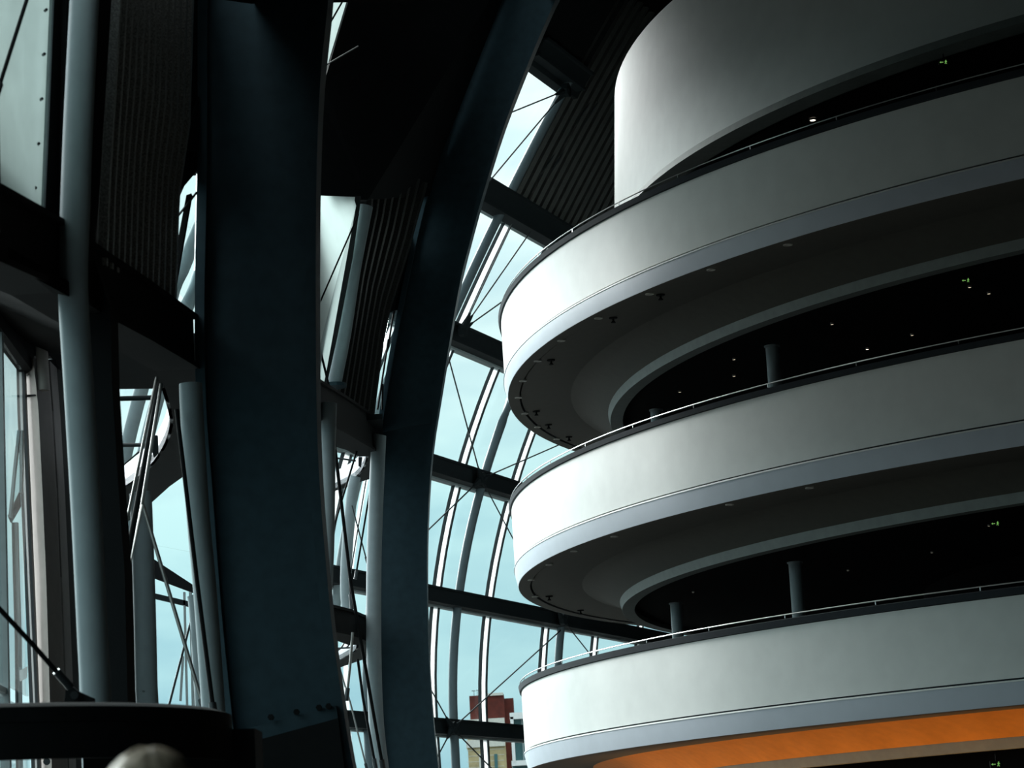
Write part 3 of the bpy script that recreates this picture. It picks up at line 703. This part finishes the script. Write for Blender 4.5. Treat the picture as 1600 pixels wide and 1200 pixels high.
# downlights in the soffits and ceilings
def lamp_at(c, lab, m, r=.055, up=.02, grp=None):
    t = thing('downlight', lab, 'lamp', grp, tuple(c))
    MB().revolve([(r, -.015), (r * 1.35, -.015), (r * 1.35, .02), (r, .02)], (0, 0), n=16).build('trim_ring', M['rail'] if m != 'lamp_off' else M['lamp_off'], t)
    MB().revolve([(0.001, -.004), (r, -.004), (r, .01), (0.001, .01)], (0, 0), n=16).build('lens', M[m], t)
lamp_at(onz(1270, 187, 13.33), 'single bright downlight in the dark opening under the drum wall', 'lamp_hot', .05)
for u, v, m, lab in ((1355, 545, 'lamp_hot', 'brightest small downlight in the dark behind the middle balcony'),
                  (1425, 523, 'lamp', 'small downlight up and right of the brightest one, behind the middle balcony'),
                  (1300, 506, 'lamp', 'small downlight high in the dark behind the middle balcony, right of the column'),
                  (1147, 561, 'lamp', 'upper one of two small downlights left of the column behind the middle balcony'),
                  (1147, 587, 'lamp', 'lower one of two small downlights left of the column behind the middle balcony'),
                  (1062, 612, 'lamp', 'small downlight near the left end of the opening behind the middle balcony'),
                  (1515, 448, 'lamp', 'small downlight just below the green exit sign behind the middle balcony'),
                  (1545, 458, 'lamp', 'small downlight at the right, past the green exit sign behind the middle balcony')):
    lamp_at(onz(u, v, 9.56), lab, m, .027)
for u, v, lab in ((1325, 891, 'faint downlight behind the lowest balcony, right of the column'), (1456, 863, 'faint downlight far right behind the lowest balcony'),
                  (1545, 821, 'faint downlight beside the exit sign behind the lowest balcony'), (1083, 925, 'faint downlight behind the lowest balcony near its left end')):
    lamp_at(onz(u, v, 5.44), lab, 'lamp', .02)
ORD = ['first', 'second', 'third', 'fourth', 'fifth', 'sixth', 'seventh', 'eighth', 'ninth', 'tenth', 'eleventh']
for i, (u, v) in enumerate(sorted(((1015, 459), (935, 497), (877, 532), (840, 564), (817, 595), (810, 621), (820, 646), (840, 667), (870, 686), (1111, 421), (1231, 382)))):
    lamp_at(onz(u, v, 10.03), ORD[i] + ' unlit downlight from the left under the upper balcony', 'lamp_off', .06, grp='unlit downlights under the upper balcony')
for i, (u, v) in enumerate(sorted(((838, 643), (857, 664), (889, 683), (958, 497), (1032, 461), (861, 563)))):
    c = onz(u, v, 10.04); t = thing('sprinkler_head', ORD[i] + ' dark sprinkler head from the left under the upper balcony', 'sprinkler', 'sprinkler heads under the upper balcony', tuple(c))
    MB().revolve([(.001, -.09), (.05, -.09), (.02, -.05), (.02, 0), (.001, 0)], (0, 0), n=10).build('head', M['dark'], t)
    MB().revolve([(.02, -.01), (.08, -.01), (.08, .01), (.02, .01)], (0, 0), n=14).build('rose', M['dark'], t)
for i, (u, v) in enumerate(sorted(((960, 838), (897, 861), (858, 882), (830, 906), (836, 932), (1265, 762), (1140, 788)))):
    lamp_at(onz(u, v, 5.90), ORD[i] + ' unlit downlight from the left under the middle balcony', 'lamp_off', .055, grp='unlit downlights under the middle balcony')
for i, (u, v) in enumerate(((858, 932), (907, 954))):
    c = onz(u, v, 5.91); t = thing('sprinkler_head', ['left', 'right'][i] + ' one of two dark sprinkler heads under the middle balcony', 'sprinkler', 'sprinkler heads under the middle balcony', tuple(c))
    MB().revolve([(.001, -.09), (.05, -.09), (.02, -.05), (.02, 0), (.001, 0)], (0, 0), n=10).build('head', M['dark'], t)
    MB().revolve([(.02, -.01), (.08, -.01), (.08, .01), (.02, .01)], (0, 0), n=14).build('rose', M['dark'], t)

# exit signs: dark boxes with a lit running figure and an arrow
def exit_sign(u, v, z, lab, dim=1.):
    c = onz(u, v, z); t = thing('exit_sign', lab, 'sign', None, tuple(c))
    t.scale = (.6, .6, .6)
    MB().box((0, .03, 0), (.30, .04, .15)).build('case', M['dark'], t)
    MB().box((0, .03, .16), (.02, .02, .18)).build('hanger', M['dark'], t)
    f = MB()
    f.box((.055, 0, .045), (.026, .01, .026)).bar((.055, 0, .03), (.045, 0, -.01), .012, .03).bar((.045, 0, -.01), (.07, 0, -.055), .012, .016)
    f.bar((.045, 0, -.01), (.02, 0, -.05), .012, .016).bar((.055, 0, .025), (.085, 0, .0), .012, .014).bar((.055, 0, .025), (.02, 0, .015), .012, .014)
    f.build('figure', M['exit_green'], t)
    g = MB(); g.bar((-.02, 0, 0), (-.09, 0, 0), .012, .018).prism([(-.085, -.006, .03), (-.125, -.006, 0), (-.085, -.006, -.03)], (0, .012, 0)); g.build('arrow', M['exit_green'], t)
exit_sign(1510, 438, 9.3, 'green exit sign behind the middle balcony, top right')
exit_sign(1475, 97, 13.0, 'dim green exit sign in the darkness under the drum wall')
exit_sign(1556, 818, 5.2, 'green exit sign behind the lowest balcony, at right')
exit_sign(1557, 1194, 1.1, 'green exit sign at the bottom right corner under the orange ceiling')

# amber uplights standing below the lowest balcony and lighting its cove
up = thing('cove_light', 'amber cove light under the orange ceiling of the lowest balcony, below the view', 'lamp')
MB().revolve([(18.9, .3 + EYE), (19.1, .3 + EYE), (19.1, .36 + EYE), (18.9, .36 + EYE)], TC, a0=PI * 1.0, a1=PI * 1.62, n=80).build('housing', M['dark'], up)
MB().revolve([(18.95, .361 + EYE), (19.05, .361 + EYE), (19.05, .37 + EYE), (18.95, .37 + EYE)], TC, a0=PI * 1.0, a1=PI * 1.62, n=80).build('led_strip', M['led'], up)
for i in range(24):
    a = PI * (1.07 + .53 * i / 23)
    l = bpy.data.lights.new('cove_lamp', 'SPOT'); l.energy = 14; l.color = (1, .52, .16); l.spot_size = math.radians(105); l.spot_blend = .6; l.shadow_soft_size = .1
    lo = bpy.data.objects.new('cove_lamp', l); COL.objects.link(lo); lo.parent = up
    lo.location = (TC[0] + 18.85 * math.cos(a), TC[1] + 18.85 * math.sin(a), .5 + EYE); lo.rotation_euler = (PI, 0, 0)

# ground floor drum wall below
gd = struct('wall_ground')
ring([(17.4, -1.6), (17.6, -1.6), (17.6, 1.5), (17.4, 1.5)], 'wall_face', M['interior'], gd)
for i in range(9):
    a = PI * (1.05 + .06 * i); MB().tube([Vector((TC[0] + 18.9 * math.cos(a), TC[1] + 18.9 * math.sin(a), 0)), Vector((TC[0] + 18.9 * math.cos(a), TC[1] + 18.9 * math.sin(a), .3 + EYE))], .05, 12).build('post', M['interior'], gd)

# =================================================================== OUTSIDE
def fbox(mb, u0, u1, v0, v1, Y, depth):
    a, b, c, e = at(u0, v1, Y), at(u1, v1, Y), at(u1, v0, Y), at(u0, v0, Y)
    a.x = e.x; b.x = c.x
    a.z = b.z = (a.z + b.z) / 2; c.z = e.z = (c.z + e.z) / 2
    return mb.prism([a, b, c, e], (0, depth, 0))
bt = thing('brick_tower', 'yellow and dark red brick tower outside beyond the far glass', 'building')
Y = 300.
fbox(MB(), 733, 787, 1086, 1130, Y, 6).build('red_top', M['brick'], bt)
fbox(MB(), 748, 786, 1083, 1087, Y - .2, 6.4).build('roof_cap', M['stone'], bt)
fbox(MB(), 786, 802, 1091, 1230, Y + 1.5, 5).build('red_side', M['brick'], bt)
fbox(MB(), 729, 788, 1129, 1230, Y - .4, 6).build('yellow_wall', M['yellow'], bt)
fbox(MB(), 730, 788, 1123, 1134, Y - .7, 6.5).build('stone_course', M['stone'], bt)
fbox(MB(), 728, 789, 1155, 1167, Y - .7, 6.5).build('stone_course', M['stone'], bt)
for u0, u1 in ((748, 753), (772, 777)):
    fbox(MB(), u0, u1, 1178, 1230, Y - .55, .2).build('window', M['wglass'] if u0 > 760 else M['stone'], bt)
for k in range(5):
    fbox(MB(), 729.5, 788, 1171 + 9 * k, 1171.7 + 9 * k, Y - .43, .1).build('brick_joint', M['stone'], bt)
an = MB()
for u in (740, 745): fbox(an, u, u + .8, 1079, 1087, Y + 1, .1)
fbox(an, 737, 743, 1079, 1080, Y + 1, .1); fbox(an, 744, 748, 1078, 1079, Y + 1, .1)
an.build('aerial', M['cable'], bt)
wb = thing('white_building', 'white framed building with teal windows beside the brick tower, half behind the balcony', 'building')
Y = 240.
fbox(MB(), 796, 900, 1111, 1121, Y, 8).build('roof_slab', M['wrender'], wb)
fbox(MB(), 797, 802, 1120, 1194, Y, 8).build('side_wall', M['wrender'], wb)
fbox(MB(), 799, 900, 1186, 1194, Y, 8).build('sill_slab', M['wrender'], wb)
fbox(MB(), 801, 900, 1120, 1187, Y + .8, 6).build('glazing', M['wglass'], wb)
fbox(MB(), 801, 900, 1152, 1156, Y + .6, .3).build('transom', M['frame'], wb)
fbox(MB(), 801, 806, 1194, 1260, Y + .8, 6).build('lower_wall', M['wglass'], wb)
fbox(MB(), 806, 900, 1194, 1260, Y + 1.2, 6).build('lower_wall', M['wglass'], wb)
fbox(MB(), 814, 816, 1120, 1187, Y + .5, .3).build('mullion', M['frame'], wb)

# =================================================================== PERSON
def person(c, h):
    t = thing('person', 'person with short ash blond hair, head top just showing at the bottom edge', 'person', None, (c.x, c.y, 0))
    k = h / 1.80
    V = [(0, 0, .95), (0, .01, 1.15), (0, .01, 1.36), (0, 0, 1.49), (0, -.005, 1.58),
         (.17, 0, 1.42), (.23, .02, 1.14), (.25, -.06, .90), (-.17, 0, 1.42), (-.23, .02, 1.14), (-.25, -.06, .90),
         (.10, 0, .88), (.11, -.01, .48), (.11, .02, .09), (.12, -.14, .04), (-.10, 0, .88), (-.11, -.01, .48), (-.11, .02, .09), (-.12, -.14, .04)]
    E = [(0, 1), (1, 2), (2, 3), (3, 4), (2, 5), (5, 6), (6, 7), (2, 8), (8, 9), (9, 10), (0, 11), (11, 12), (12, 13), (13, 14), (0, 15), (15, 16), (16, 17), (17, 18)]
    Rr = [.16, .15, .165, .07, .06, .075, .055, .04, .075, .055, .04, .095, .065, .045, .04, .095, .065, .045, .04]
    me = bpy.data.meshes.new('body'); me.from_pydata([tuple(x * k for x in v) for v in V], E, []); me.materials.append(M['jacket'])
    b = link('body', me, t); sk = b.modifiers.new('skin', 'SKIN')
    for i, r in enumerate(Rr): me.skin_vertices[0].data[i].radius = (r * k, r * k * (.72 if i < 3 else 1))
    me.skin_vertices[0].data[0].use_root = True
    su = b.modifiers.new('smooth', 'SUBSURF'); su.levels = su.render_levels = 2
    # head facing away from the viewer, turned a little to the right
    def ell(c, r, m, name, par, seg=24, shape=None):
        bm = bmesh.new(); bmesh.ops.create_uvsphere(bm, u_segments=seg, v_segments=16, radius=1)
        for v in bm.verts:
            p = v.co.copy()
            if shape: p = shape(p)
            v.co = Vector((p.x * r[0] + c[0], p.y * r[1] + c[1], p.z * r[2] + c[2])) * k
        me = bpy.data.meshes.new(name); bm.to_mesh(me); bm.free(); me.materials.append(m)
        me.polygons.foreach_set('use_smooth', [True] * len(me.polygons)); return link(name, me, par)
    hd = ell((0, .01, 1.675), (.075, .095, .122), M['skin'], 'head', t, shape=lambda p: Vector((p.x * (1 - .22 * max(0, -p.z)), p.y, p.z)))
    ell((0, .112, 1.665), (.014, .02, .024), M['skin'], 'nose', hd, 12)
    for s in (-1, 1):
        ell((s * .03, .092, 1.69), (.013, .010, .009), M['eye'], 'eye', hd, 12)
        ell((s * .077, .0, 1.675), (.012, .022, .034), M['skin'], 'ear', hd, 12)
    ell((0, .098, 1.625), (.024, .009, .008), M['lip'], 'mouth', hd, 12)
    rnd = random.Random(3)
    def hs(p):
        q = p.copy() * (1 + rnd.uniform(-.03, .05))
        if q.y > .35 and q.z < .25: q.y = .35
        return q
    ell((0, -.008, 1.70), (.087, .108, .112), M['hair'], 'hair', t, 48, hs)
    # hands with five fingers
    for s in (-1, 1):
        mb = MB(); w = Vector((s * .25, -.06, .88)) * k
        mb.tube([w, w + Vector((0, -.02, -.045)), w + Vector((0, -.025, -.10))], [.028, .042, .038], 10)
        for f, (dx, L) in enumerate(((-.026, .062), (-.009, .075), (.009, .07), (.026, .055))):
            b0 = w + Vector((dx * .3, -.025 + dx, -.095)); mb.tube([b0, b0 + Vector((-s * .006, 0, -L * .5)), b0 + Vector((-s * .02, 0, -L))], [.0095, .0085, .007], 6)
        b0 = w + Vector((0, -.05, -.035)); mb.tube([b0, b0 + Vector((-s * .01, -.03, -.03)), b0 + Vector((-s * .02, -.035, -.06))], [.011, .01, .008], 6)
        mb.build('hand', M['skin'], t, True)
    t.rotation_euler = (0, 0, -.5)
    return t
hp = at(237, 1180, 5.0)
person(hp, hp.z)
